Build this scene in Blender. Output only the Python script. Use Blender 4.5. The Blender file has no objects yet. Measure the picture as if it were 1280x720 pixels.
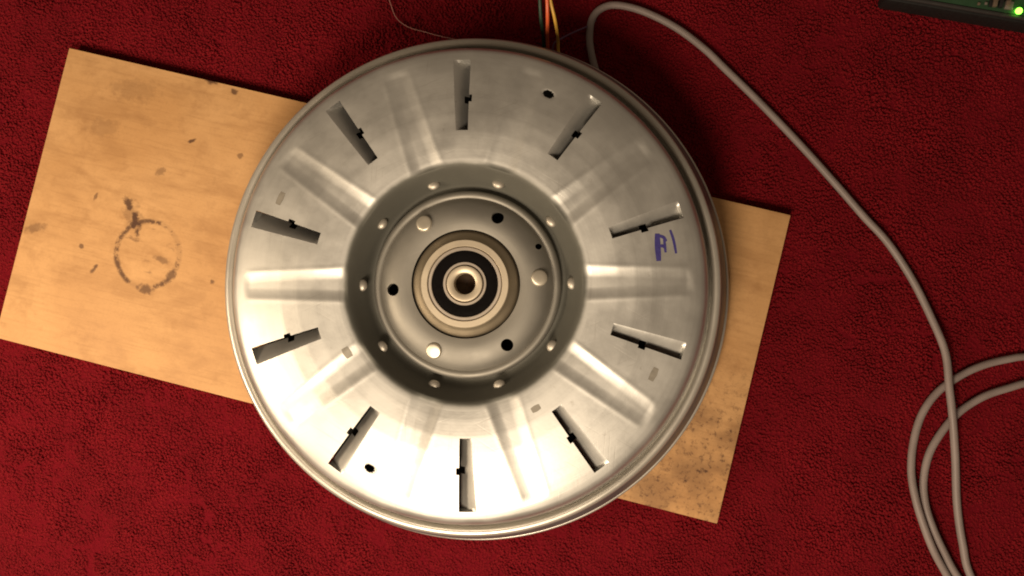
import bpy, bmesh, math, random
import numpy as np
from mathutils import Matrix, Vector

# ------------------------------------------------------------------ camera, light, exposure
scene = bpy.context.scene
COL = scene.collection
random.seed(7)
rng = np.random.default_rng(7)

cam_data = bpy.data.cameras.new('camera')
cam = bpy.data.objects.new('camera', cam_data)
COL.objects.link(cam)
cam_data.sensor_width = 36.0
cam_data.lens = 1100.0 / 1280.0 * 36.0
cam_data.clip_start = 0.01
cam_data.clip_end = 20.0
cam.matrix_world = Matrix(((0.99798, 0.0, 0.06347, 0.06098),
                           (0.00231, 0.99934, -0.03627, -0.02139),
                           (-0.06342, 0.03634, 0.99732, 0.59874),
                           (0, 0, 0, 1)))
scene.camera = cam

world = bpy.data.worlds.new('World')
scene.world = world
world.use_nodes = True
wb = world.node_tree.nodes['Background']
wb.inputs['Color'].default_value = (1.0, 0.74, 0.50, 1)
wb.inputs['Strength'].default_value = 0.128


def lamp(name, loc, target, size, power, color, spread=180):
    d = bpy.data.lights.new(name, 'AREA')
    d.shape = 'DISK'
    d.size = size
    d.energy = power
    d.color = color
    d.spread = math.radians(spread)
    o = bpy.data.objects.new(name, d)
    o.location = loc
    o.rotation_euler = (Vector(target) - Vector(loc)).to_track_quat('-Z', 'Y').to_euler()
    COL.objects.link(o)
    return o


lamp('ceiling_lamp', (-0.10, -0.46, 0.67), (0.0, -0.05, 0.0), 0.28, 6.1, (1.0, 0.81, 0.59))
lamp('table_lamp', (-0.60, -0.20, 0.46), (-0.28, -0.02, 0.0), 0.30, 1.45, (1.0, 0.78, 0.53), 115)

scene.view_settings.view_transform = 'Standard'
scene.view_settings.look = 'None'
scene.view_settings.exposure = 0.0
scene.view_settings.gamma = 1.0
scene.render.engine = 'CYCLES'
scene.cycles.filter_width = 1.9
scene.render.resolution_x = 1024
scene.render.resolution_y = 576


# ------------------------------------------------------------------ helpers
def tag(o, label=None, cat=None, group=None, kind=None):
    if label: o['label'] = label
    if cat: o['category'] = cat
    if group: o['group'] = group
    if kind: o['kind'] = kind
    return o


def link(name, me, m=None, parent=None):
    o = bpy.data.objects.new(name, me)
    COL.objects.link(o)
    if m is not None:
        me.materials.clear()
        me.materials.append(m)
    if parent is not None:
        o.parent = parent
    return o


def mesh_np(name, V, F, smooth=True, sharp=None):
    """fast mesh from arrays; F is (n,k)."""
    V = np.asarray(V, dtype=np.float32)
    F = np.asarray(F, dtype=np.int32)
    k = F.shape[1]
    me = bpy.data.meshes.new(name)
    me.vertices.add(len(V))
    me.vertices.foreach_set('co', V.ravel())
    me.loops.add(F.size)
    me.loops.foreach_set('vertex_index', F.ravel())
    me.polygons.add(len(F))
    me.polygons.foreach_set('loop_start', np.arange(0, F.size, k, dtype=np.int32))
    me.update(calc_edges=True)
    me.validate()
    if smooth:
        me.polygons.foreach_set('use_smooth', np.ones(len(me.polygons), dtype=bool))
        if sharp:
            me.set_sharp_from_angle(angle=math.radians(sharp))
    return me


def from_bm(name, bm, smooth=True, sharp=40):
    me = bpy.data.meshes.new(name)
    bm.to_mesh(me)
    bm.free()
    if smooth:
        me.polygons.foreach_set('use_smooth', np.ones(len(me.polygons), dtype=bool))
        me.set_sharp_from_angle(angle=math.radians(sharp))
    return me


def lathe(name, prof, n=240, closed=False, sharp=35, loc=None):
    """prof: list of (r, z) in mm, listed so that the outside is to the right of travel outwards."""
    P = np.array(prof, dtype=float) / 1000.0
    a = np.linspace(0, 2 * np.pi, n, endpoint=False)
    k = len(P)
    V = np.zeros((n, k, 3))
    V[:, :, 0] = np.cos(a)[:, None] * P[:, 0]
    V[:, :, 1] = np.sin(a)[:, None] * P[:, 0]
    V[:, :, 2] = P[:, 1]
    F = []
    last = k if closed else k - 1
    for j in range(last):
        j2 = (j + 1) % k
        i = np.arange(n)
        i2 = (i + 1) % n
        F.append(np.stack([i * k + j, i * k + j2, i2 * k + j2, i2 * k + j], 1))
    return mesh_np(name, V.reshape(-1, 3), np.concatenate(F), True, sharp)


def arc(cx, cz, r, a0, a1, n=10):
    return [(cx + r * math.cos(math.radians(a0 + (a1 - a0) * i / n)),
             cz + r * math.sin(math.radians(a0 + (a1 - a0) * i / n))) for i in range(n + 1)]


def spline(pts, step=0.0015):
    P = [np.array(p, float) for p in pts]
    P = [2 * P[0] - P[1]] + P + [2 * P[-1] - P[-2]]
    out = []
    for i in range(1, len(P) - 2):
        p0, p1, p2, p3 = P[i - 1:i + 3]
        n = max(3, int(np.linalg.norm(p2 - p1) / step))
        for t in np.linspace(0, 1, n, endpoint=False):
            out.append(0.5 * (2 * p1 + (p2 - p0) * t + (2 * p0 - 5 * p1 + 4 * p2 - p3) * t ** 2
                              + (3 * p1 - p0 - 3 * p2 + p3) * t ** 3))
    out.append(P[-2])
    return np.array(out)


def tube(name, pts, r, sides=14, step=0.0015):
    C = spline(pts, step)
    n = len(C)
    T = np.gradient(C, axis=0)
    T /= np.linalg.norm(T, axis=1)[:, None]
    up = np.array([0, 0, 1.0])
    S = np.cross(T, up)
    S /= np.maximum(np.linalg.norm(S, axis=1)[:, None], 1e-9)
    U = np.cross(S, T)
    a = np.linspace(0, 2 * np.pi, sides, endpoint=False)
    V = C[:, None, :] + r * (np.cos(a)[None, :, None] * S[:, None, :] + np.sin(a)[None, :, None] * U[:, None, :])
    V = V.reshape(-1, 3)
    i = np.arange(n - 1)[:, None]
    j = np.arange(sides)[None, :]
    j2 = (j + 1) % sides
    F = np.stack([i * sides + j, i * sides + j2, (i + 1) * sides + j2, (i + 1) * sides + j], 2).reshape(-1, 4)
    V = np.vstack([V, C[:1], C[-1:]])
    e0, e1 = len(V) - 2, len(V) - 1
    j = np.arange(sides)
    caps = [np.stack([np.full(sides, e0), (j + 1) % sides, j, np.full(sides, e0)], 1)]
    me = bpy.data.meshes.new(name)
    faces = F.tolist()
    base = (n - 1) * sides
    for q in range(sides):
        faces.append([e0, (q + 1) % sides, q])
        faces.append([e1, base + q, base + (q + 1) % sides])
    me.from_pydata(V.tolist(), [], faces)
    me.polygons.foreach_set('use_smooth', np.ones(len(me.polygons), dtype=bool))
    return me


# ------------------------------------------------------------------ node helpers
class NT:
    def __init__(self, name):
        self.m = bpy.data.materials.new(name)
        self.m.use_nodes = True
        self.t = self.m.node_tree
        self.b = self.t.nodes['Principled BSDF']
        self.co = self.t.nodes.new('ShaderNodeTexCoord').outputs['Object']

    def put(self, s, v):
        if isinstance(v, bpy.types.NodeSocket):
            self.t.links.new(v, s)
        else:
            s.default_value = v

    def set(self, **kw):
        for k, v in kw.items():
            self.put(self.b.inputs[k.replace('_', ' ')], v)
        return self

    def math(self, op, a, b=0.0, c=0.0, clamp=False):
        n = self.t.nodes.new('ShaderNodeMath')
        n.operation = op
        n.use_clamp = clamp
        for i, v in enumerate((a, b, c)):
            self.put(n.inputs[i], v)
        return n.outputs[0]

    def vec(self, op, a, b=(0, 0, 0), out=0):
        n = self.t.nodes.new('ShaderNodeVectorMath')
        n.operation = op
        self.put(n.inputs[0], a)
        self.put(n.inputs[1], b)
        return n.outputs['Value'] if op in ('LENGTH', 'DISTANCE', 'DOT_PRODUCT') else n.outputs[0]

    def noise(self, scale, detail=3, rough=0.5, vec=None, dist=0.0):
        n = self.t.nodes.new('ShaderNodeTexNoise')
        n.inputs['Scale'].default_value = scale
        n.inputs['Detail'].default_value = detail
        n.inputs['Roughness'].default_value = rough
        n.inputs['Distortion'].default_value = dist
        self.put(n.inputs['Vector'], vec if vec is not None else self.co)
        return n.outputs['Fac']

    def ramp(self, v, lo, hi, a=0.0, b=1.0):
        n = self.t.nodes.new('ShaderNodeMapRange')
        n.interpolation_type = 'SMOOTHSTEP'
        self.put(n.inputs['Value'], v)
        n.inputs['From Min'].default_value = lo
        n.inputs['From Max'].default_value = hi
        n.inputs['To Min'].default_value = a
        n.inputs['To Max'].default_value = b
        return n.outputs['Result']

    def mix(self, f, a, b):
        n = self.t.nodes.new('ShaderNodeMix')
        n.data_type = 'RGBA'
        self.put(n.inputs[0], f)
        for s, v in ((n.inputs[6], a), (n.inputs[7], b)):
            self.put(s, v if isinstance(v, bpy.types.NodeSocket) else (*v, 1))
        return n.outputs[2]

    def bump(self, h, strength=0.3, dist=0.001):
        n = self.t.nodes.new('ShaderNodeBump')
        n.inputs['Strength'].default_value = strength
        n.inputs['Distance'].default_value = dist
        self.put(n.inputs['Height'], h)
        self.put(self.b.inputs['Normal'], n.outputs[0])
        return self


def plain(name, col, rough=0.5, metal=0.0, var=0.15, scale=300, bump=0.08, spec=0.5):
    n = NT(name)
    f = n.noise(scale, 4)
    c = n.mix(f, tuple(x * (1 - var) for x in col), tuple(min(1, x * (1 + var)) for x in col))
    n.set(Base_Color=c, Roughness=n.ramp(f, 0.2, 0.8, rough * 0.85, min(1, rough * 1.15)), Metallic=metal)
    n.b.inputs['Specular IOR Level'].default_value = spec
    n.bump(f, bump, 0.0004)
    return n.m


def steel(name, col=(0.69, 0.68, 0.65), rough=0.42, metal=0.92, spangle=0.10):
    n = NT(name)
    big = n.noise(28, 4, 0.6)
    fine = n.noise(420, 3)
    sc = n.vec('LENGTH', n.vec('MULTIPLY', n.co, (1, 1, 0)))
    cmb = n.t.nodes.new('ShaderNodeCombineXYZ')
    n.put(cmb.inputs[0], n.math('MULTIPLY', sc, 900.0))
    rings = n.noise(1.0, 2, vec=cmb.outputs[0])
    tone = n.math('ADD', n.math('MULTIPLY', big, 0.6), n.math('MULTIPLY', rings, 0.4))
    c = n.mix(tone, tuple(x * (1 - spangle * 1.5) for x in col), tuple(min(1, x * (1 + spangle)) for x in col))
    scr = None                                           # fine handling scratches in three directions
    for ang in (0.4, 1.5, 2.6):
        u = n.vec('DOT_PRODUCT', n.co, (math.cos(ang), math.sin(ang), 0))
        v = n.vec('DOT_PRODUCT', n.co, (-math.sin(ang), math.cos(ang), 0))
        cb_ = n.t.nodes.new('ShaderNodeCombineXYZ')
        n.put(cb_.inputs[0], n.math('MULTIPLY', u, 26.0))
        n.put(cb_.inputs[1], n.math('MULTIPLY', v, 1100.0))
        line = n.ramp(n.noise(1.0, 2, 0.4, cb_.outputs[0]), 0.66, 0.72)
        scr = line if scr is None else n.math('MAXIMUM', scr, line)
    scr = n.math('MULTIPLY', scr, n.ramp(n.noise(20, 3, 0.6), 0.42, 0.62))
    c = n.mix(n.math('MULTIPLY', scr, 0.22), c, (0.40, 0.37, 0.33))
    spots = n.ramp(n.noise(95, 5, 0.65), 0.66, 0.75)
    c = n.mix(n.math('MULTIPLY', spots, 0.35), c, (0.25, 0.21, 0.16))
    n.set(Base_Color=c, Metallic=metal, Roughness=n.ramp(big, 0.25, 0.75, rough * 0.82, rough * 1.18))
    h = n.math('SUBTRACT', n.math('ADD', n.math('MULTIPLY', fine, 0.6), n.math('MULTIPLY', rings, 0.6)), n.math('MULTIPLY', scr, 0.6))
    n.bump(h, 0.12, 0.0003)
    return n.m


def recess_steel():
    n = NT('dark_recess_steel')
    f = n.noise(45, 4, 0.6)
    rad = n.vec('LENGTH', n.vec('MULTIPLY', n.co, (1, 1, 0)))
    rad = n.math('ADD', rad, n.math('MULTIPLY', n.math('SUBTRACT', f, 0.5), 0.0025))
    to_sheet = n.ramp(rad, 0.0702, 0.0744)                   # dark recess colour blends into the sheet colour towards the flange
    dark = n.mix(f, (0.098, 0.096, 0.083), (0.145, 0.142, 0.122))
    n.set(Base_Color=n.mix(to_sheet, dark, (0.69, 0.68, 0.65)), Metallic=n.ramp(rad, 0.0702, 0.0744, 0.35, 0.88), Roughness=n.ramp(rad, 0.0702, 0.0744, 0.68, 0.47))
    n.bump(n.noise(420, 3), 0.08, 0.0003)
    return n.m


M = {}
M['sheet'] = steel('pressed_steel', rough=0.47, metal=0.88)
M['rim'] = steel('rolled_steel', (0.60, 0.565, 0.51), 0.36, 0.62)
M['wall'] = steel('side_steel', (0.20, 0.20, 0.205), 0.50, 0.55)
M['hub'] = steel('hub_steel', (0.31, 0.295, 0.265), 0.58, 0.75)
M['bronze'] = steel('aged_housing_steel', (0.44, 0.37, 0.27), 0.50)
M['bright'] = steel('turned_steel', (0.66, 0.57, 0.44), 0.45, 0.55, 0.05)
M['race'] = steel('bearing_steel', (0.56, 0.49, 0.42), 0.42, 0.6, 0.05)
M['rubber'] = plain('bearing_seal_rubber', (0.004, 0.003, 0.003), 0.8, 0.0, 0.2, 500, 0.1, 0.08)
M['dark'] = plain('dark_gap', (0.012, 0.010, 0.009), 0.7, 0.0, spec=0.2)
M['bolt'] = steel('bolt_steel', (0.74, 0.68, 0.57), 0.45, 0.8)
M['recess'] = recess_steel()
M['dimple'] = steel('dimple_steel', (0.50, 0.46, 0.40), 0.5, 0.7)
M['ink'] = plain('violet_marker_ink', (0.055, 0.045, 0.20), 0.5, 0.0, 0.3, 700, 0.05, 0.3)
M['stator'] = plain('stator_lacquer', (0.03, 0.028, 0.026), 0.6)
M['cable'] = plain('grey_cable_sheath', (0.250, 0.200, 0.188), 0.5, 0.0, 0.28, 70, 0.10, 0.4)
M['green'] = plain('green_wire_insulation', (0.012, 0.034, 0.018), 0.55)
M['orange'] = plain('orange_wire_insulation', (0.62, 0.11, 0.035), 0.42)
M['yellow'] = plain('yellow_wire_insulation', (0.62, 0.36, 0.06), 0.42)
M['purple'] = plain('purple_wire_insulation', (0.10, 0.045, 0.10), 0.45)
M['thread'] = plain('pale_thread', (0.30, 0.13, 0.11), 0.8)
M['black'] = plain('black_plastic', (0.010, 0.009, 0.009), 0.55, 0.0, 0.2, 400, 0.1, 0.3)
M['lip'] = plain('grey_tray_lip', (0.030, 0.026, 0.025), 0.5)
M['pcb'] = plain('green_solder_mask', (0.018, 0.050, 0.022), 0.4)
M['chip'] = plain('chip_black', (0.015, 0.014, 0.014), 0.4)
M['tin'] = plain('tinned_metal', (0.26, 0.22, 0.19), 0.5, 0.5)
M['tan'] = plain('tan_component', (0.14, 0.10, 0.07), 0.5)


# ------------------------------------------------------------------ carpet (the setting)
def carpet_material(pile):
    n = NT('red_carpet_pile' if pile else 'red_carpet_backing')
    if pile:
        a = n.t.nodes.new('ShaderNodeAttribute')
        a.attribute_name = 'tone'
        tone = a.outputs['Fac']
        big = n.ramp(n.noise(24, 4, 0.62), 0.3, 0.7)
        f = n.math('ADD', n.math('MULTIPLY', tone, 0.42), n.math('MULTIPLY', big, 0.55), clamp=True)
        c = n.mix(f, (0.122, 0.0045, 0.0074), (0.196, 0.0076, 0.0120))
        n.set(Base_Color=c, Roughness=0.95)
        n.b.inputs['Specular IOR Level'].default_value = 0.08
        n.b.inputs['Sheen Weight'].default_value = 0.06
        n.b.inputs['Sheen Tint'].default_value = (0.9, 0.25, 0.25, 1)
    else:
        f = n.noise(500, 4)
        c = n.mix(f, (0.09, 0.0032, 0.0065), (0.19, 0.0072, 0.0135))
        n.set(Base_Color=c, Roughness=1.0)
        n.b.inputs['Specular IOR Level'].default_value = 0.05
        n.bump(f, 0.8, 0.002)
    return n.m


def sst0(x, a, b):
    t = np.clip((x - a) / (b - a), 0, 1)
    return t * t * (3 - 2 * t)


def vnoise(x, y, scale, seed):
    """smooth value noise for arrays"""
    r = np.random.default_rng(seed)
    g = r.random((257, 257))
    u, v = x * scale + 71.3, y * scale + 53.7
    i, j = np.floor(u).astype(int), np.floor(v).astype(int)
    fu, fv = u - i, v - j
    fu, fv = fu * fu * (3 - 2 * fu), fv * fv * (3 - 2 * fv)
    a, b = g[i % 256, j % 256], g[(i + 1) % 256, j % 256]
    c, d = g[i % 256, (j + 1) % 256], g[(i + 1) % 256, (j + 1) % 256]
    return (a * (1 - fu) + b * fu) * (1 - fv) + (c * (1 - fu) + d * fu) * fv


BOARD_C = (-0.06388, 0.00674)
BOARD_A = math.radians(-13.638)
BOARD_L, BOARD_W = 0.5070, 0.2075
BOARD_BOT, BOARD_TOP = 0.0052, 0.0132

bm = bmesh.new()
bmesh.ops.create_grid(bm, x_segments=60, y_segments=60, size=1.6)
ground = link('carpet_ground', from_bm('carpet_ground', bm, False), carpet_material(False))
ground.location.z = 0.0047
tag(ground, kind='structure')

sp = 0.00150
xs = np.arange(-0.43, 0.46, sp)
ys = np.arange(-0.275, 0.275, sp)
X, Y = np.meshgrid(xs, ys)
X = X.ravel() + rng.uniform(-0.42, 0.42, X.size) * sp
Y = Y.ravel() + rng.uniform(-0.42, 0.42, Y.size) * sp
ca, sa = math.cos(-BOARD_A), math.sin(-BOARD_A)
lx = ca * (X - BOARD_C[0]) - sa * (Y - BOARD_C[1])
ly = sa * (X - BOARD_C[0]) + ca * (Y - BOARD_C[1])
under = (np.abs(lx) < BOARD_L / 2 + 0.0015) & (np.abs(ly) < BOARD_W / 2 + 0.0015)
deep = (np.abs(lx) < BOARD_L / 2 - 0.012) & (np.abs(ly) < BOARD_W / 2 - 0.012)
keep = ~deep
X, Y, under = X[keep], Y[keep], under[keep]
n = len(X)
h = 0.0058 + 0.0010 * (vnoise(X, Y, 190, 1) - 0.5) + 0.0012 * (vnoise(X, Y, 60, 2) - 0.5) + rng.uniform(-0.0004, 0.0004, n)
# worn seams and partings in the pile
crack = np.abs(vnoise(X * 1.0 + 0.03 * vnoise(X, Y, 40, 8), Y, 75, 3) - 0.5)
h -= 0.0024 * np.clip(1 - crack / 0.06, 0, 1) * sst0(vnoise(X, Y, 26, 4), 0.42, 0.58)
h = np.where(under, np.minimum(h, 0.0045), h)
ang = 2 * np.pi * (vnoise(X, Y, 30, 5) * 1.2 + 0.6 * rng.random(n))
lean = 0.0004 + 0.0011 * vnoise(X, Y, 60, 6) + 0.0007 * rng.random(n)
dx, dy = np.cos(ang) * lean, np.sin(ang) * lean
dx = np.where(under, dx * 0.2, dx)
dy = np.where(under, dy * 0.2, dy)
tone = np.clip(0.25 + 0.5 * rng.random(n) + 0.5 * (vnoise(X, Y, 120, 7) - 0.5), 0, 1)
w = rng.uniform(0.00115, 0.0017, n)
rot = rng.uniform(0, 2 * np.pi, n)
rings = []
for (t, ws, b) in ((0.45, 1.0, 0.15), (0.92, 0.78, 0.85)):
    for q in range(3):
        a = rot + q * 2 * np.pi / 3 + 0.6 * t
        rings.append(np.stack([X + dx * b + np.cos(a) * w * ws, Y + dy * b + np.sin(a) * w * ws, h * t], 1))
rings.append(np.stack([X + dx, Y + dy, h], 1))
V = np.stack(rings, 1)                      # n,7,3
tri = []
for q in range(3):
    a, b = q, (q + 1) % 3
    tri += [(a, b, b + 3), (a, b + 3, a + 3), (3 + q, 3 + (q + 1) % 3, 6)]
tri = np.array(tri)
F = (np.arange(n)[:, None, None] * 7 + tri[None]).reshape(-1, 3)
me = mesh_np('carpet_pile', V.reshape(-1, 3), F, True)
at = me.attributes.new('tone', 'FLOAT', 'POINT')
at.data.foreach_set('value', np.repeat(tone, 7).astype(np.float32))
pile = link('carpet_pile', me, carpet_material(True))
tag(pile, 'short dark red carpet pile covering the whole floor', 'carpet', kind='stuff')


# ------------------------------------------------------------------ board
def board_material():
    n = NT('stained_hardboard')
    co = n.co
    sepx = n.t.nodes.new('ShaderNodeSeparateXYZ')
    n.put(sepx.inputs[0], co)
    x, y = sepx.outputs[0], sepx.outputs[1]
    stretch = n.vec('MULTIPLY', co, (5.0, 13.0, 1.0))
    grain = n.noise(4.0, 5, 0.62, stretch, 0.4)
    cloud = n.noise(14, 4, 0.55)
    fibre = n.noise(600, 3, 0.6)
    c = n.mix(n.ramp(cloud, 0.3, 0.7), (0.555, 0.300, 0.122), (0.655, 0.378, 0.168))
    c = n.mix(n.math('MULTIPLY', n.ramp(grain, 0.42, 0.70), 0.50), c, (0.36, 0.180, 0.070))
    c = n.mix(n.math('MULTIPLY', n.ramp(fibre, 0.45, 0.75), 0.16), c, (0.33, 0.17, 0.07))
    strand = n.noise(3.0, 4, 0.6, n.vec('MULTIPLY', co, (9.0, 150.0, 1.0)), 0.3)
    c = n.mix(n.math('MULTIPLY', n.ramp(strand, 0.48, 0.68), 0.17), c, (0.30, 0.145, 0.055))
    mott = n.ramp(n.noise(55, 5, 0.65), 0.50, 0.70)
    c = n.mix(n.math('MULTIPLY', mott, 0.34), c, (0.34, 0.165, 0.062))
    brown = (0.075, 0.032, 0.020)
    warp = n.noise(230, 5, 0.65)
    fine = n.noise(330, 5, 0.65)

    def blob(cx, cy, rx, ry, rotd=0.0, amt=0.9, thr=0.50):
        a = math.radians(rotd)
        ux = n.math('SUBTRACT', x, cx)
        uy = n.math('SUBTRACT', y, cy)
        px = n.math('DIVIDE', n.math('ADD', n.math('MULTIPLY', ux, math.cos(a)), n.math('MULTIPLY', uy, math.sin(a))), rx)
        py = n.math('DIVIDE', n.math('SUBTRACT', n.math('MULTIPLY', uy, math.cos(a)), n.math('MULTIPLY', ux, math.sin(a))), ry)
        d = n.math('SQRT', n.math('ADD', n.math('MULTIPLY', px, px), n.math('MULTIPLY', py, py)))
        d = n.math('ADD', d, n.math('MULTIPLY', n.math('SUBTRACT', warp, 0.5), 2.6))
        return n.math('MULTIPLY', n.ramp(d, 0.45, 1.25, 1.0, 0.0), amt)

    # broken ring left by a hot can
    rx_, ry_ = n.math('SUBTRACT', x, -0.1621), n.math('SUBTRACT', y, -0.0226)
    rr = n.math('SQRT', n.math('ADD', n.math('MULTIPLY', rx_, rx_), n.math('MULTIPLY', n.math('MULTIPLY', ry_, ry_), 0.94)))
    rr = n.math('ADD', rr, n.math('MULTIPLY', n.math('SUBTRACT', n.noise(90, 3), 0.5), 0.0035))
    band = n.ramp(n.math('ABSOLUTE', n.math('SUBTRACT', rr, 0.0222)), 0.0005, 0.0027, 1.0, 0.0)
    broken = n.ramp(n.math('ADD', n.math('MULTIPLY', fine, 0.55), n.math('MULTIPLY', n.noise(55, 4, 0.6), 0.60)), 0.52, 0.66)
    ring = n.math('MULTIPLY', n.math('MULTIPLY', band, broken), 0.85)
    faint = n.math('MULTIPLY', band, 0.16)
    inner = n.math('MULTIPLY', n.ramp(rr, 0.018, 0.021, 1.0, 0.0),
                   n.math('MULTIPLY', n.ramp(n.noise(3.0, 4, 0.6, n.vec('MULTIPLY', co, (22, 60, 1))), 0.60, 0.74), 0.5))
    marks = [ring, faint, inner,
             blob(-0.1836, 0.0078, 0.0058, 0.0032, -50), blob(-0.1765, -0.0030, 0.0078, 0.0042, -62, 0.95), blob(-0.179, 0.001, 0.011, 0.006, -55, 0.35), blob(-0.1425, -0.033, 0.006, 0.003, 60, 0.75), blob(-0.158, -0.046, 0.007, 0.003, 0, 0.75), blob(-0.152, -0.024, 0.007, 0.0022, -8, 0.5),
             blob(-0.2082, 0.0079, 0.0040, 0.0012, 75, 0.6), blob(-0.1516, 0.0604, 0.0028, 0.0013, 30, 0.85),
             blob(-0.1965, -0.0411, 0.0040, 0.0015, 62, 0.8), blob(-0.2093, -0.0283, 0.0018, 0.0016, 0, 0.7),
             blob(-0.1137, -0.0301, 0.0018, 0.0016, 0, 0.7), blob(-0.1682, 0.0344, 0.0040, 0.0030, 20, 0.45),
             blob(-0.2444, -0.0235, 0.0075, 0.0034, 20, 0.45), blob(-0.1161, 0.0578, 0.0020, 0.0018, 0, 0.55),
             blob(-0.1484, 0.1034, 0.0048, 0.0022, -5, 0.9), blob(-0.1310, 0.1000, 0.0025, 0.0018, 0, 0.8),
             blob(-0.215, 0.055, 0.012, 0.007, 10, 0.20), blob(-0.20, 0.085, 0.018, 0.008, 5, 0.20),
             blob(0.205, 0.055, 0.0022, 0.002, 0, 0.6), blob(0.215, 0.062, 0.0018, 0.0012, 0, 0.6)]
    tot = marks[0]
    for m_ in marks[1:]:
        tot = n.math('MAXIMUM', tot, m_)
    # scattered flecks
    vor = n.t.nodes.new('ShaderNodeTexVoronoi')
    vor.inputs['Scale'].default_value = 62
    n.put(vor.inputs['Vector'], co)
    sc = n.t.nodes.new('ShaderNodeSeparateColor')
    n.put(sc.inputs[0], vor.outputs['Color'])
    fl = n.math('MULTIPLY', n.ramp(vor.outputs['Distance'], 0.05, 0.14, 1.0, 0.0), n.ramp(sc.outputs[0], 0.78, 0.90))
    tot = n.math('MAXIMUM', tot, n.math('MULTIPLY', fl, 0.55))
    # oily, dirty right-hand end
    zone = n.math('MULTIPLY', n.ramp(x, 0.14, 0.21), n.ramp(y, 0.03, -0.05))
    dirt = n.math('MULTIPLY', zone, n.math('ADD', n.math('MULTIPLY', n.ramp(n.noise(240, 6, 0.75), 0.50, 0.66), 0.55),
                                           n.math('MULTIPLY', n.ramp(n.noise(40, 4), 0.38, 0.66), 0.40)))
    tot = n.math('MAXIMUM', tot, dirt, clamp=True)
    c = n.mix(tot, c, brown)
    # pale scratches
    scr = n.noise(3.0, 2, 0.5, n.vec('MULTIPLY', co, (6, 160, 1)))
    gate = n.ramp(n.noise(16, 2), 0.60, 0.70)
    c = n.mix(n.math('MULTIPLY', n.math('MULTIPLY', n.ramp(scr, 0.70, 0.76), gate), 0.5), c, (0.75, 0.5, 0.28))
    n.set(Base_Color=c, Roughness=n.ramp(cloud, 0.3, 0.7, 0.55, 0.72))
    n.b.inputs['Specular IOR Level'].default_value = 0.3
    n.bump(n.math('ADD', n.math('MULTIPLY', fibre, 0.5), n.math('MULTIPLY', grain, 0.5)), 0.12, 0.0005)
    return n.m


bm = bmesh.new()
bmesh.ops.create_cube(bm, size=1.0)
for v in bm.verts:
    v.co.x *= BOARD_L
    v.co.y *= BOARD_W
    v.co.z = (v.co.z + 0.5) * (BOARD_TOP - BOARD_BOT)
bmesh.ops.bevel(bm, geom=bm.edges[:], offset=0.0008, segments=2, affect='EDGES', profile=0.6)
board = link('hardboard_sheet', from_bm('hardboard_sheet', bm, True, 30), board_material())
board.location = (BOARD_C[0], BOARD_C[1], BOARD_BOT)
board.rotation_euler = (0, 0, BOARD_A)
tag(board, 'rectangular tan hardboard sheet with a burnt ring stain, lying under the steel rotor', 'board')

# ------------------------------------------------------------------ the motor rotor
motor = bpy.data.objects.new('motor_rotor', None)
COL.objects.link(motor)
motor.location = (0, 0, 0)
motor.empty_display_size = 0.05
tag(motor, 'round silver steel motor rotor with ten louvred slots and a central bearing, on tan board', 'motor')

OFF = 0.5                                       # angle of the first pressed groove
PR = np.array([57.2, 58.2, 59.5, 61.0, 64.5, 67.8, 69.6, 71.4, 74, 80, 90, 100, 110, 120, 127, 132, 136.0, 139.0, 141.2, 142.8, 144.0, 145.0, 146.0, 147.0, 148.0])
PZ = np.array([65.2, 65.0, 65.6, 67.2, 74.0, 80.9, 83.9, 84.9, 85.3, 85.8, 86.2, 86.0, 85.1, 83.5, 82.2, 81.1, 80.0, 78.9, 77.4, 75.0, 71.0, 65.5, 59.5, 56.5, 56.0])


def prof(r):
    return np.interp(r, PR, PZ)


_rr = np.linspace(56, 149, 1861)
_zz = prof(_rr)
_k = np.exp(-0.5 * (np.arange(-30, 31) * 0.05 / 0.6) ** 2)
_k /= _k.sum()
_zs = np.convolve(np.pad(_zz, 30, mode='edge'), _k, 'valid')


def base(r):
    return np.interp(r, _rr, _zs)


def sst(x, a, b):
    t = np.clip((x - a) / (b - a), 0, 1)
    return t * t * (3 - 2 * t)


DIMPLES = [(122.4, 66.2, 4.6, 2.6, 0.3), (122.4, -117.1, 4.6, 2.6, 0.3)]


def face_z(r, th):
    """r in mm, th in degrees -> z in mm"""
    b = base(r)
    d = (th - OFF + 18) % 36 - 18
    wt = np.abs(np.radians(d)) * r
    half = np.interp(r, [62, 75, 134], [6.6, 6.2, 4.4])
    s = 1 - sst(wt, half - 3.4, half + 5.0)
    s = s * (1 - sst(r, 129.5, 135.0))
    depth = np.interp(r, [60, 75, 100, 134], [1.7, 1.25, 0.75, 0.75])
    floor = base(np.maximum(r, 72.5)) - depth
    z = b * (1 - s) + np.minimum(b, floor) * s
    # slight raised shoulder either side of each groove
    z = z + 0.12 * np.exp(-((wt - half - 3.4) / 1.6) ** 2) * sst(r, 70, 76) * (1 - sst(r, 128, 134))
    for (rd, ad, lt, lr, dep) in DIMPLES:
        da = np.radians((th - ad + 180) % 360 - 180) * r
        q = (da / lt) ** 2 + ((r - rd) / lr) ** 2
        z = z - dep * (1 - sst(q, 0.45, 1.3))
    return z


S0, S1 = 90.5, 134.2                           # slot, radial extent
C_CCW, C_CW = 2.7, -1.8                        # slot, angular extent about the slot's own angle
H0, H1 = 107.8, 112.0                          # square hole
HC = -2.7


def seg(a, b, st):
    return list(np.linspace(a, b, max(1, int(round((b - a) / st))), endpoint=False))


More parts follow.
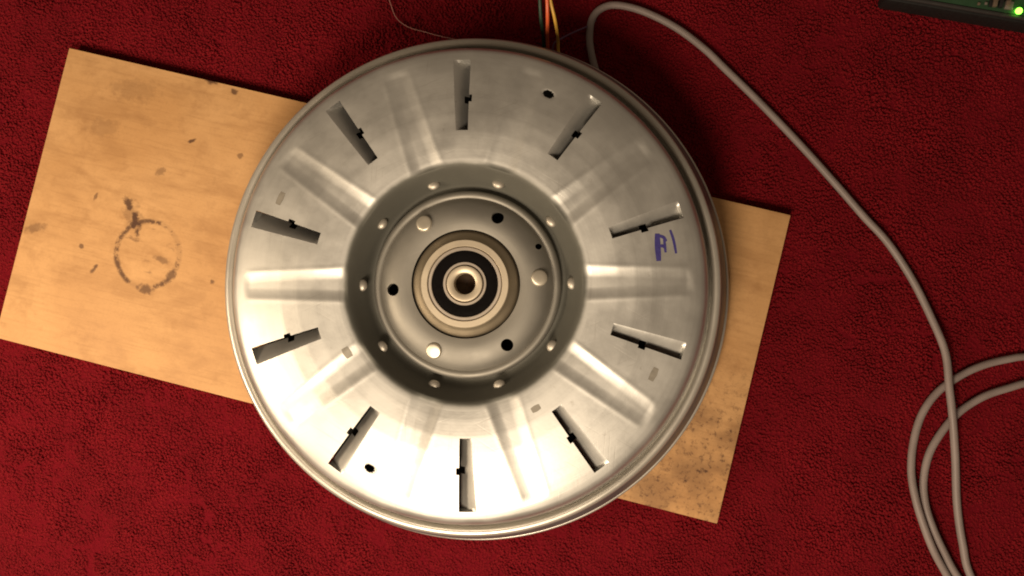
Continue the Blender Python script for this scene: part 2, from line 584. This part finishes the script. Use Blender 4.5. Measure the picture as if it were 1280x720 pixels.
th_off = seg(-18, HC, 0.32) + seg(HC, C_CW, 0.3) + seg(C_CW, -0.2, 0.3) + seg(-0.2, C_CCW, 0.32) + seg(C_CCW, 18, 0.32)
TH = np.concatenate([OFF + 18 + 36 * k + np.array(th_off) for k in range(10)])
TO = np.tile(np.array(th_off), 10)
R_ = np.array(seg(57.2, 75, 0.5) + seg(75, S0, 0.9) + seg(S0, H0, 0.9) + seg(H0, H1, 0.8) + seg(H1, 118, 0.8) + seg(118, S1, 0.55)
              + seg(S1, 148.0, 0.5) + [148.0])
nt, nr = len(TH), len(R_)
RR, TT = np.meshgrid(R_, TH)
ZZ = face_z(RR, TT)
V = np.stack([RR * np.cos(np.radians(TT)), RR * np.sin(np.radians(TT)), ZZ], 2).reshape(-1, 3) / 1000
i, j = np.meshgrid(np.arange(nt), np.arange(nr - 1), indexing='ij')
i2 = (i + 1) % nt
F = np.stack([i * nr + j, i * nr + j + 1, i2 * nr + j + 1, i2 * nr + j], 2)
tmid = TO[:, None] + 0.1
rmid = (R_[:-1] + R_[1:])[None, :] / 2
cut = (tmid > C_CW) & (tmid < C_CCW) & (rmid > S0) & (rmid < S1)
cut |= (tmid > HC) & (tmid < 0) & (rmid > H0) & (rmid < H1)
for (rd, ad, lt, lr, dep) in DIMPLES[:2]:      # the two through holes
    da = np.radians((TH[:, None] + 0.16 - ad + 180) % 360 - 180) * rd
    cut |= (da / 3.3) ** 2 + ((rmid - rd) / 2.3) ** 2 < 1
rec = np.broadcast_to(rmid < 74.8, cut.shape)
zc = (ZZ[:, :-1] + ZZ[:, 1:]) / 2
face = link('rotor_face', mesh_np('rotor_face', V, F[~cut & ~rec].reshape(-1, 4), True), M['sheet'], motor)
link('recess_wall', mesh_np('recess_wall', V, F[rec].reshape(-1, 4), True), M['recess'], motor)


# louvre blades: hinged on one long edge, pressed down at the other
def blade_mesh():
    ts = sorted(set(np.round(np.concatenate([np.linspace(C_CW + 0.12, C_CCW, 15), [-0.2]]), 4)))
    rs = sorted(set(np.round(np.concatenate([np.linspace(S0, S1, 34), [H0, H1]]), 4)))
    nt_, nr_ = len(ts), len(rs)
    Vv, Ff = [], []
    for t in ts:
        q = (C_CCW - t) / (C_CCW - C_CW)
        for r in rs:
            edge = min(1.0, (r - S0) / 1.3 + 0.35, (S1 - r) / 1.6 + 0.25)
            dep = 7.4 * (q ** 1.15) * edge + 0.02
            z = float(face_z(np.array([r]), np.array([OFF + 18 + t]))[0]) - dep
            a = math.radians(t)
            Vv.append((r * math.cos(a) / 1000, r * math.sin(a) / 1000, z / 1000))
    for a in range(nt_ - 1):
        for b in range(nr_ - 1):
            if ts[a] < -0.21 and H0 - 0.01 <= rs[b] < H1 - 0.01:
                continue
            Ff.append((a * nr_ + b, a * nr_ + b + 1, (a + 1) * nr_ + b + 1, (a + 1) * nr_ + b))
    for b in (0, nr_ - 1):                     # torn end webs up to the sheet
        st = len(Vv)
        for t in ts:
            r = rs[b] + (-0.05 if b == 0 else 0.05)
            a = math.radians(t)
            z = float(face_z(np.array([r]), np.array([OFF + 18 + t]))[0])
            Vv.append((r * math.cos(a) / 1000, r * math.sin(a) / 1000, (z - 0.15) / 1000))
        for a in range(nt_ - 1):
            q = (a * nr_ + b, (a + 1) * nr_ + b, st + a + 1, st + a)
            Ff.append(q if b else q[::-1])
    me_ = bpy.data.meshes.new('louvre_blade')
    me_.from_pydata(Vv, [], Ff)
    me_.polygons.foreach_set('use_smooth', np.ones(len(me_.polygons), dtype=bool))
    me_.set_sharp_from_angle(angle=math.radians(40))
    return me_


b0 = link('louvre_blade', blade_mesh(), M['sheet'], motor)
b0.rotation_euler = (0, 0, math.radians(OFF + 18))
for k in range(1, 10):
    o = b0.copy()
    COL.objects.link(o)
    o.parent = motor
    o.rotation_euler = (0, 0, math.radians(OFF + 18 + 36 * k))

# bright pressed dimples on the steep wall of the recess
bm = bmesh.new()
bmesh.ops.create_uvsphere(bm, u_segments=20, v_segments=12, radius=1.0)
for v in bm.verts:
    v.co = Vector((v.co.x * 3.0, v.co.y * 3.8, v.co.z * 2.0 + 0.7)) / 1000
dm = from_bm('pressed_dimple', bm, True, 80)
d0 = link('pressed_dimple', dm, M['dimple'], motor)
for k in range(10):
    o = d0 if k == 0 else d0.copy()
    if k:
        COL.objects.link(o)
        o.parent = motor
    a = math.radians(OFF + 36 * k)
    o.location = (0.0634 * math.cos(a), 0.0634 * math.sin(a), float(face_z(np.array([63.4]), np.array([OFF]))[0]) / 1000)
    o.rotation_euler = (0, math.radians(-14), a) if False else (0, 0, a)

# outer bead, flared side wall and bottom lip
link('rim_bead', lathe('rim_bead', [(147.9, 55.5), (148.3, 60.2), (148.7, 61.6), (149.3, 62.3), (150.2, 62.6), (151.4, 62.5), (152.4, 62.1), (153.1, 61.2), (153.5, 59.9), (153.5, 58.2)], 360, sharp=60), M['rim'], motor)
link('side_wall', lathe('side_wall', [(153.4, 58.6), (154.2, 57.2), (155.0, 55.4), (157.2, 49.0), (159.0, 43.0), (160.6, 37.0), (161.6, 31.0), (162.2, 26.0)],
                        360), M['wall'], motor)
link('bottom_lip', lathe('bottom_lip', arc(163.1, 25.0, 1.15, 170, -90, 12) + [(161.0, 23.9), (158.0, 24.0), (155.0, 34.0), (150.5, 48.0), (147.8, 55.6)], 360),
     M['rim'], motor)

# hub plate with bolt holes (cut as real holes)
hub_prof = [(32.6, 76.6), (36.0, 77.3), (40.0, 77.4), (44.0, 76.6), (47.5, 75.0), (50.0, 73.2), (51.6, 71.2)] + \
           arc(54.2, 68.6, 2.7, 140, 0, 10) + [(57.1, 66.2), (57.3, 64.0), (55.0, 63.5), (53.6, 65.0), (49.0, 68.5), (42.0, 71.5), (34.0, 71.5)]
hub_me = lathe('hub_plate', hub_prof, 240, closed=True)
hub = link('hub_plate', hub_me, M['hub'], motor)
cutters = bmesh.new()
for (r, a, rad) in ((44.0, 64.4, 3.7), (44.0, 184.4, 3.7), (44.0, -55.6, 3.7), (48.9, 27.5, 1.9)):
    p = Vector((r * math.cos(math.radians(a)), r * math.sin(math.radians(a)), 72)) / 1000
    bmesh.ops.create_cone(cutters, cap_ends=True, segments=28, radius1=rad / 1000, radius2=rad / 1000, depth=0.024, matrix=Matrix.Translation(p))
cut_me = from_bm('cutter', cutters, False)
cut_o = bpy.data.objects.new('cutter', cut_me)
COL.objects.link(cut_o)
bmod = hub.modifiers.new('holes', 'BOOLEAN')
bmod.operation = 'DIFFERENCE'
bmod.solver = 'EXACT'
bmod.object = cut_o
bpy.context.view_layer.update()
dg = bpy.context.evaluated_depsgraph_get()
new = bpy.data.meshes.new_from_object(hub.evaluated_get(dg))
hub.modifiers.clear()
hub.data = new
new.materials.clear()
new.materials.append(M['hub'])
new.set_sharp_from_angle(angle=math.radians(35))
bpy.data.objects.remove(cut_o)
link('light_block', lathe('light_block', [(8, 66.0), (57, 58.0)], 96), M['dark'], motor)  # dark sheet added under the hub to keep light from leaking through

# three rivet heads between the holes
bm = bmesh.new()
prof_r = [(4.9, -0.6), (4.85, 0.8), (4.5, 1.35), (3.8, 1.6), (2.0, 1.72), (0.0, 1.75)]
ringv = []
for (r, z) in prof_r[:-1]:
    ringv.append([bm.verts.new((r * math.cos(2 * math.pi * q / 28) / 1000, r * math.sin(2 * math.pi * q / 28) / 1000, z / 1000)) for q in range(28)])
top = bm.verts.new((0, 0, prof_r[-1][1] / 1000))
for a, b in zip(ringv[:-1], ringv[1:]):
    for q in range(28):
        bm.faces.new((a[q], a[(q + 1) % 28], b[(q + 1) % 28], b[q]))
for q in range(28):
    bm.faces.new((ringv[-1][q], ringv[-1][(q + 1) % 28], top))
rm = from_bm('rivet_head', bm, True, 60)
r0 = link('rivet_head', rm, M['bolt'], motor)
for k in range(3):
    o = r0 if k == 0 else r0.copy()
    if k:
        COL.objects.link(o)
        o.parent = motor
    a = math.radians(4.7 + 120 * k)
    o.location = (0.0441 * math.cos(a), 0.0441 * math.sin(a), 0.0765)
    o.rotation_euler = (0, math.radians(12), a)

# bearing housing, bearing and shaft
link('bearing_housing', lathe('bearing_housing', [(32.7, 71.5), (32.0, 74.6), (31.4, 75.9), (30.2, 77.2), (28.4, 78.4), (27.0, 79.6), (26.3, 80.6)], 200), M['bronze'], motor)
link('housing_collar', lathe('housing_collar', [(26.4, 79.5), (26.2, 81.3), (25.8, 81.9), (22.5, 82.0), (22.15, 81.6), (22.1, 79.0)], 200), M['bright'], motor)
bearing = link('bearing', lathe('bearing', [(22.3, 79.2), (10.4, 79.2)], 128), M['dark'], motor)
link('outer_race', lathe('outer_race', [(21.8, 79.0), (21.75, 81.2), (21.5, 81.5), (20.1, 81.5), (19.8, 81.2), (19.75, 79.6)], 200), M['race'], bearing)
link('bearing_seal', lathe('bearing_seal', [(19.78, 80.4), (19.2, 80.75), (17.0, 80.9), (15.0, 80.9), (13.3, 80.7), (12.9, 80.2)], 200), M['rubber'], bearing)
link('inner_race', lathe('inner_race', [(12.95, 79.6), (12.9, 81.2), (12.7, 81.5), (11.5, 81.5), (11.25, 81.2), (11.2, 79.4)], 200), M['race'], bearing)
shaft = link('shaft', lathe('shaft', [(10.7, 79.0), (10.65, 82.0), (10.35, 82.4), (10.0, 82.5), (7.2, 82.2), (6.5, 81.7), (6.3, 80.6), (6.2, 72.0)], 160), M['bright'], motor)
link('shaft_bore', lathe('shaft_bore', [(6.25, 74.0), (3.5, 71.5), (0.05, 70.0)], 64), plain('bore_brown', (0.030, 0.017, 0.010), 0.6, spec=0.15), shaft)  # bottom of the bore in dark brown

# the stator drum that the rotor turns on
link('stator_drum', lathe('stator_drum', [(20, 13.4), (134, 13.4), (135, 15), (135, 50), (132, 54), (60, 56), (20, 56)], 128), M['stator'], motor)


# violet pen marks
def stroke(pts, wd):
    C2 = spline([(p[0], p[1], 0) for p in pts], 0.0008)
    T = np.gradient(C2, axis=0)
    T /= np.linalg.norm(T, axis=1)[:, None]
    N = np.stack([-T[:, 1], T[:, 0], 0 * T[:, 0]], 1)
    m_ = len(C2)
    ww = wd * (0.8 + 0.35 * np.sin(np.linspace(0.3, 2.9, m_)))
    L, Rr = C2 + N * ww[:, None] / 2, C2 - N * ww[:, None] / 2
    out = []
    for P in (L, Rr):
        r = np.hypot(P[:, 0], P[:, 1]) * 1000
        t = np.degrees(np.arctan2(P[:, 1], P[:, 0]))
        P[:, 2] = face_z(r, t) / 1000 + 0.00012
        out.append(P)
    return np.vstack(out), [(q, q + 1, m_ + q + 1, m_ + q) for q in range(m_ - 1)]


M['patch'] = plain('dull_grey_patch', (0.30, 0.275, 0.235), 0.6, 0.5, 0.2, 500)
for (r, a, ln, wd) in ((122.4, 155.3, 8.0, 3.4), (122.4, -25.5, 8.0, 3.4), (80.3, -149.4, 6.5, 4.2), (84.2, -59.8, 5.5, 3.2)):  # flat grey patches laid on the steel face
    pts = [(r * math.cos(math.radians(a) + q * ln / r / 2) / 1000, r * math.sin(math.radians(a) + q * ln / r / 2) / 1000) for q in (-1, 0, 1)]
    v_, f_ = stroke(pts, wd / 1000)
    me = bpy.data.meshes.new('grey_patch')
    me.from_pydata(v_.tolist(), [], f_)
    link('grey_patch', me, M['patch'], motor)
Vs, Fs = [], []
for pts, wd in (([(0.1128, 0.0290), (0.1130, 0.0215), (0.1136, 0.0130)], 0.0030),
                ([(0.1130, 0.0280), (0.1165, 0.0268), (0.1180, 0.0245)], 0.0016),
                ([(0.1133, 0.0215), (0.1160, 0.0218), (0.1176, 0.0205)], 0.0016),
                ([(0.1168, 0.0258), (0.1176, 0.0180)], 0.0014),
                ([(0.1204, 0.0312), (0.1224, 0.0250), (0.1238, 0.0175)], 0.0014)):
    v_, f_ = stroke(pts, wd)
    o_ = sum(len(q) for q in Vs)
    Vs.append(v_)
    Fs += [tuple(q + o_ for q in f) for f in f_]
me = bpy.data.meshes.new('pen_mark')
me.from_pydata(np.vstack(Vs).tolist(), [], Fs)
pm = link('pen_mark', me, M['ink'], motor)
tag(pm, 'violet handwritten pen mark on the steel face')

# ------------------------------------------------------------------ cables and wires
Z = 0.0082
cable_pts = [(0.088, 0.120, Z), (0.0836, 0.1348, Z), (0.0782, 0.1523, Z), (0.0756, 0.1676, Z), (0.0772, 0.1818, Z), (0.0837, 0.1893, Z),
             (0.0944, 0.1913, Z), (0.1121, 0.1865, Z), (0.1334, 0.1752, Z), (0.1518, 0.1608, Z), (0.165, 0.1476, Z),
             (0.1885, 0.1236, Z), (0.2143, 0.0955, Z), (0.2374, 0.0687, Z), (0.2551, 0.0474, Z), (0.2703, 0.03, Z),
             (0.2853, 0.0063, Z), (0.2966, -0.0192, Z + 0.002), (0.3039, -0.0416, Z + 0.005), (0.3057, -0.0645, Z + 0.006), (0.3074, -0.0825, Z + 0.006),
             (0.3104, -0.1087, Z + 0.002), (0.3119, -0.1394, Z), (0.315, -0.165, Z), (0.3207, -0.1878, Z),
             # out of frame: round the coil and back in at the right
             (0.345, -0.232, Z), (0.400, -0.245, Z), (0.445, -0.205, Z), (0.452, -0.140, Z), (0.425, -0.085, Z), (0.385, -0.062, Z),
             (0.3597, -0.0612, Z), (0.3457, -0.0646, Z), (0.3296, -0.0704, Z), (0.3144, -0.0803, Z), (0.3031, -0.0933, Z), (0.2948, -0.1078, Z),
             (0.2911, -0.1244, Z), (0.2916, -0.1398, Z + 0.001), (0.2955, -0.1541, Z + 0.002), (0.3022, -0.1690, Z + 0.001), (0.3127, -0.1879, Z),
             (0.338, -0.222, Z), (0.395, -0.236, Z), (0.455, -0.205, Z + 0.002), (0.470, -0.140, Z), (0.445, -0.075, Z), (0.395, -0.047, Z),
             (0.3596, -0.0444, Z), (0.3456, -0.046, Z), (0.3295, -0.0502, Z), (0.3143, -0.0575, Z), (0.3, -0.0685, Z), (0.2902, -0.083, Z),
             (0.2849, -0.1011, Z), (0.2830, -0.1191, Z + 0.001), (0.2846, -0.1356, Z + 0.003), (0.2890, -0.1524, Z + 0.004), (0.2960, -0.1701, Z + 0.003), (0.3060, -0.1877, Z),
             (0.325, -0.225, Z), (0.36, -0.265, Z)]
cb = link('grey_cable', tube('grey_cable', cable_pts, 0.00245, 16), M['cable'])
tag(cb, 'thick grey cable snaking from the rotor down the right side into a loose coil', 'cable')

for nm, pts, r, lab in (
        ('green_wire', [(0.0432, 0.2350, 0.063), (0.0432, 0.192, 0.06), (0.0435, 0.1783, 0.056), (0.0439, 0.1692, 0.050), (0.0447, 0.1642, 0.040), (0.0450, 0.1625, 0.028), (0.0450, 0.155, 0.0185), (0.045, 0.138, 0.018)], 0.00118,
         'thin dark green wire left of the orange wire above the rotor'),
        ('orange_wire', [(0.0465, 0.2350, 0.068), (0.0472, 0.1903, 0.064), (0.0481, 0.1768, 0.06), (0.0482, 0.1675, 0.053), (0.0478, 0.1628, 0.042), (0.0475, 0.1618, 0.028), (0.0475, 0.155, 0.0185), (0.047, 0.138, 0.018)], 0.00118,
         'thin orange wire between the green and yellow wires above the rotor'),
        ('yellow_wire', [(0.0462, 0.2350, 0.066), (0.0482, 0.1911, 0.062), (0.0501, 0.1775, 0.058), (0.0525, 0.1685, 0.052), (0.0540, 0.1625, 0.042), (0.0545, 0.1600, 0.028), (0.0545, 0.150, 0.0185), (0.053, 0.136, 0.018)], 0.00105,
         'thin yellow wire right of the orange wire above the rotor'),
        ('purple_wire', [(0.0500, 0.1480, 0.018), (0.0515, 0.1600, 0.024), (0.0568, 0.1642, 0.024), (0.0653, 0.1713, 0.015), (0.0745, 0.1772, 0.009), (0.080, 0.182, 0.006)], 0.00065,
         'very thin dark purple wire running from the rotor to the grey cable')):
    me = tube(nm, pts, r, 10, 0.001)
    tag(link(nm, me, M[nm.split('_')[0]]), lab, 'wire', 'thin wires leaving the rotor')
th = link('loose_thread', tube('loose_thread', [(-0.0625, 0.2250, .007), (-0.0621, 0.2019, .0072), (-0.0604, 0.1947, .0072), (-0.0576, 0.1874, .007), (-0.0537, 0.1829, .007), (-0.047, 0.1789, .007),
                                                (-0.0371, 0.1759, .007), (-0.0272, 0.173, .007), (-0.0173, 0.1706, .007), (-0.0041, 0.1676, .007)], 0.00034, 6), M['thread'])
tag(th, 'hair thin pale thread curling on the carpet above the rotor', 'thread')

# ------------------------------------------------------------------ circuit board in its tray, top right corner
tray = bpy.data.objects.new('circuit_board', None)
COL.objects.link(tray)
tray.location = (0.2663, 0.1866, 0.004)
tray.rotation_euler = (0, 0, math.atan2(-0.0190, 0.0951))
tag(tray, 'green circuit board in a black tray with a glowing green light, corner of carpet', 'circuit board')


def box(bm, x0, x1, y0, y1, z0, z1, bev=0.0):
    r = bmesh.ops.create_cube(bm, size=1.0)
    for v in r['verts']:
        v.co = Vector((x0 + (v.co.x + .5) * (x1 - x0), y0 + (v.co.y + .5) * (y1 - y0), z0 + (v.co.z + .5) * (z1 - z0)))
    if bev:
        es = list({e for v in r['verts'] for e in v.link_edges})
        bmesh.ops.bevel(bm, geom=es, offset=bev, segments=2, affect='EDGES', profile=0.5)


bm = bmesh.new()
box(bm, 0, 0.16, 0, 0.11, 0, 0.017, 0.002)
link('black_tray', from_bm('black_tray', bm), M['black'], tray)
bm = bmesh.new()
box(bm, 0.004, 0.156, 0.0015, 0.0038, 0.0172, 0.0195, 0.0006)
link('tray_lip', from_bm('tray_lip', bm), M['lip'], tray)
bm = bmesh.new()
box(bm, 0.006, 0.154, 0.0042, 0.105, 0.0172, 0.0188, 0.0003)
link('solder_board', from_bm('solder_board', bm), M['pcb'], tray)
for k in range(60):
    x = random.uniform(0.012, 0.10)
    y = random.uniform(0.0055, 0.016)
    if (0.040 < x < 0.056 or 0.077 < x < 0.085) and y < 0.02: continue
    s = random.choice(((0.003, 0.0016, 0.0012), (0.0022, 0.004, 0.0016), (0.005, 0.005, 0.002), (0.0016, 0.0016, 0.0012), (0.0025, 0.005, 0.003)))
    bm = bmesh.new()
    box(bm, x, x + s[0], y, y + s[1], 0.0189, 0.0189 + s[2], 0.0002)
    link('component', from_bm('component', bm), M[random.choice(('chip', 'tin', 'tan', 'tan', 'tin'))], tray)

nl = NT('green_led_glow')
nl.set(Base_Color=(0.1, 0.6, 0.05, 1), Roughness=0.3)
nl.b.inputs['Emission Color'].default_value = (0.22, 1.0, 0.05, 1)
nl.b.inputs['Emission Strength'].default_value = 6.0
bm = bmesh.new()
bmesh.ops.create_uvsphere(bm, u_segments=20, v_segments=12, radius=0.0021)
led = link('green_led', from_bm('green_led', bm), nl.m, tray)
led.location = (0.0820, 0.0058, 0.0212)
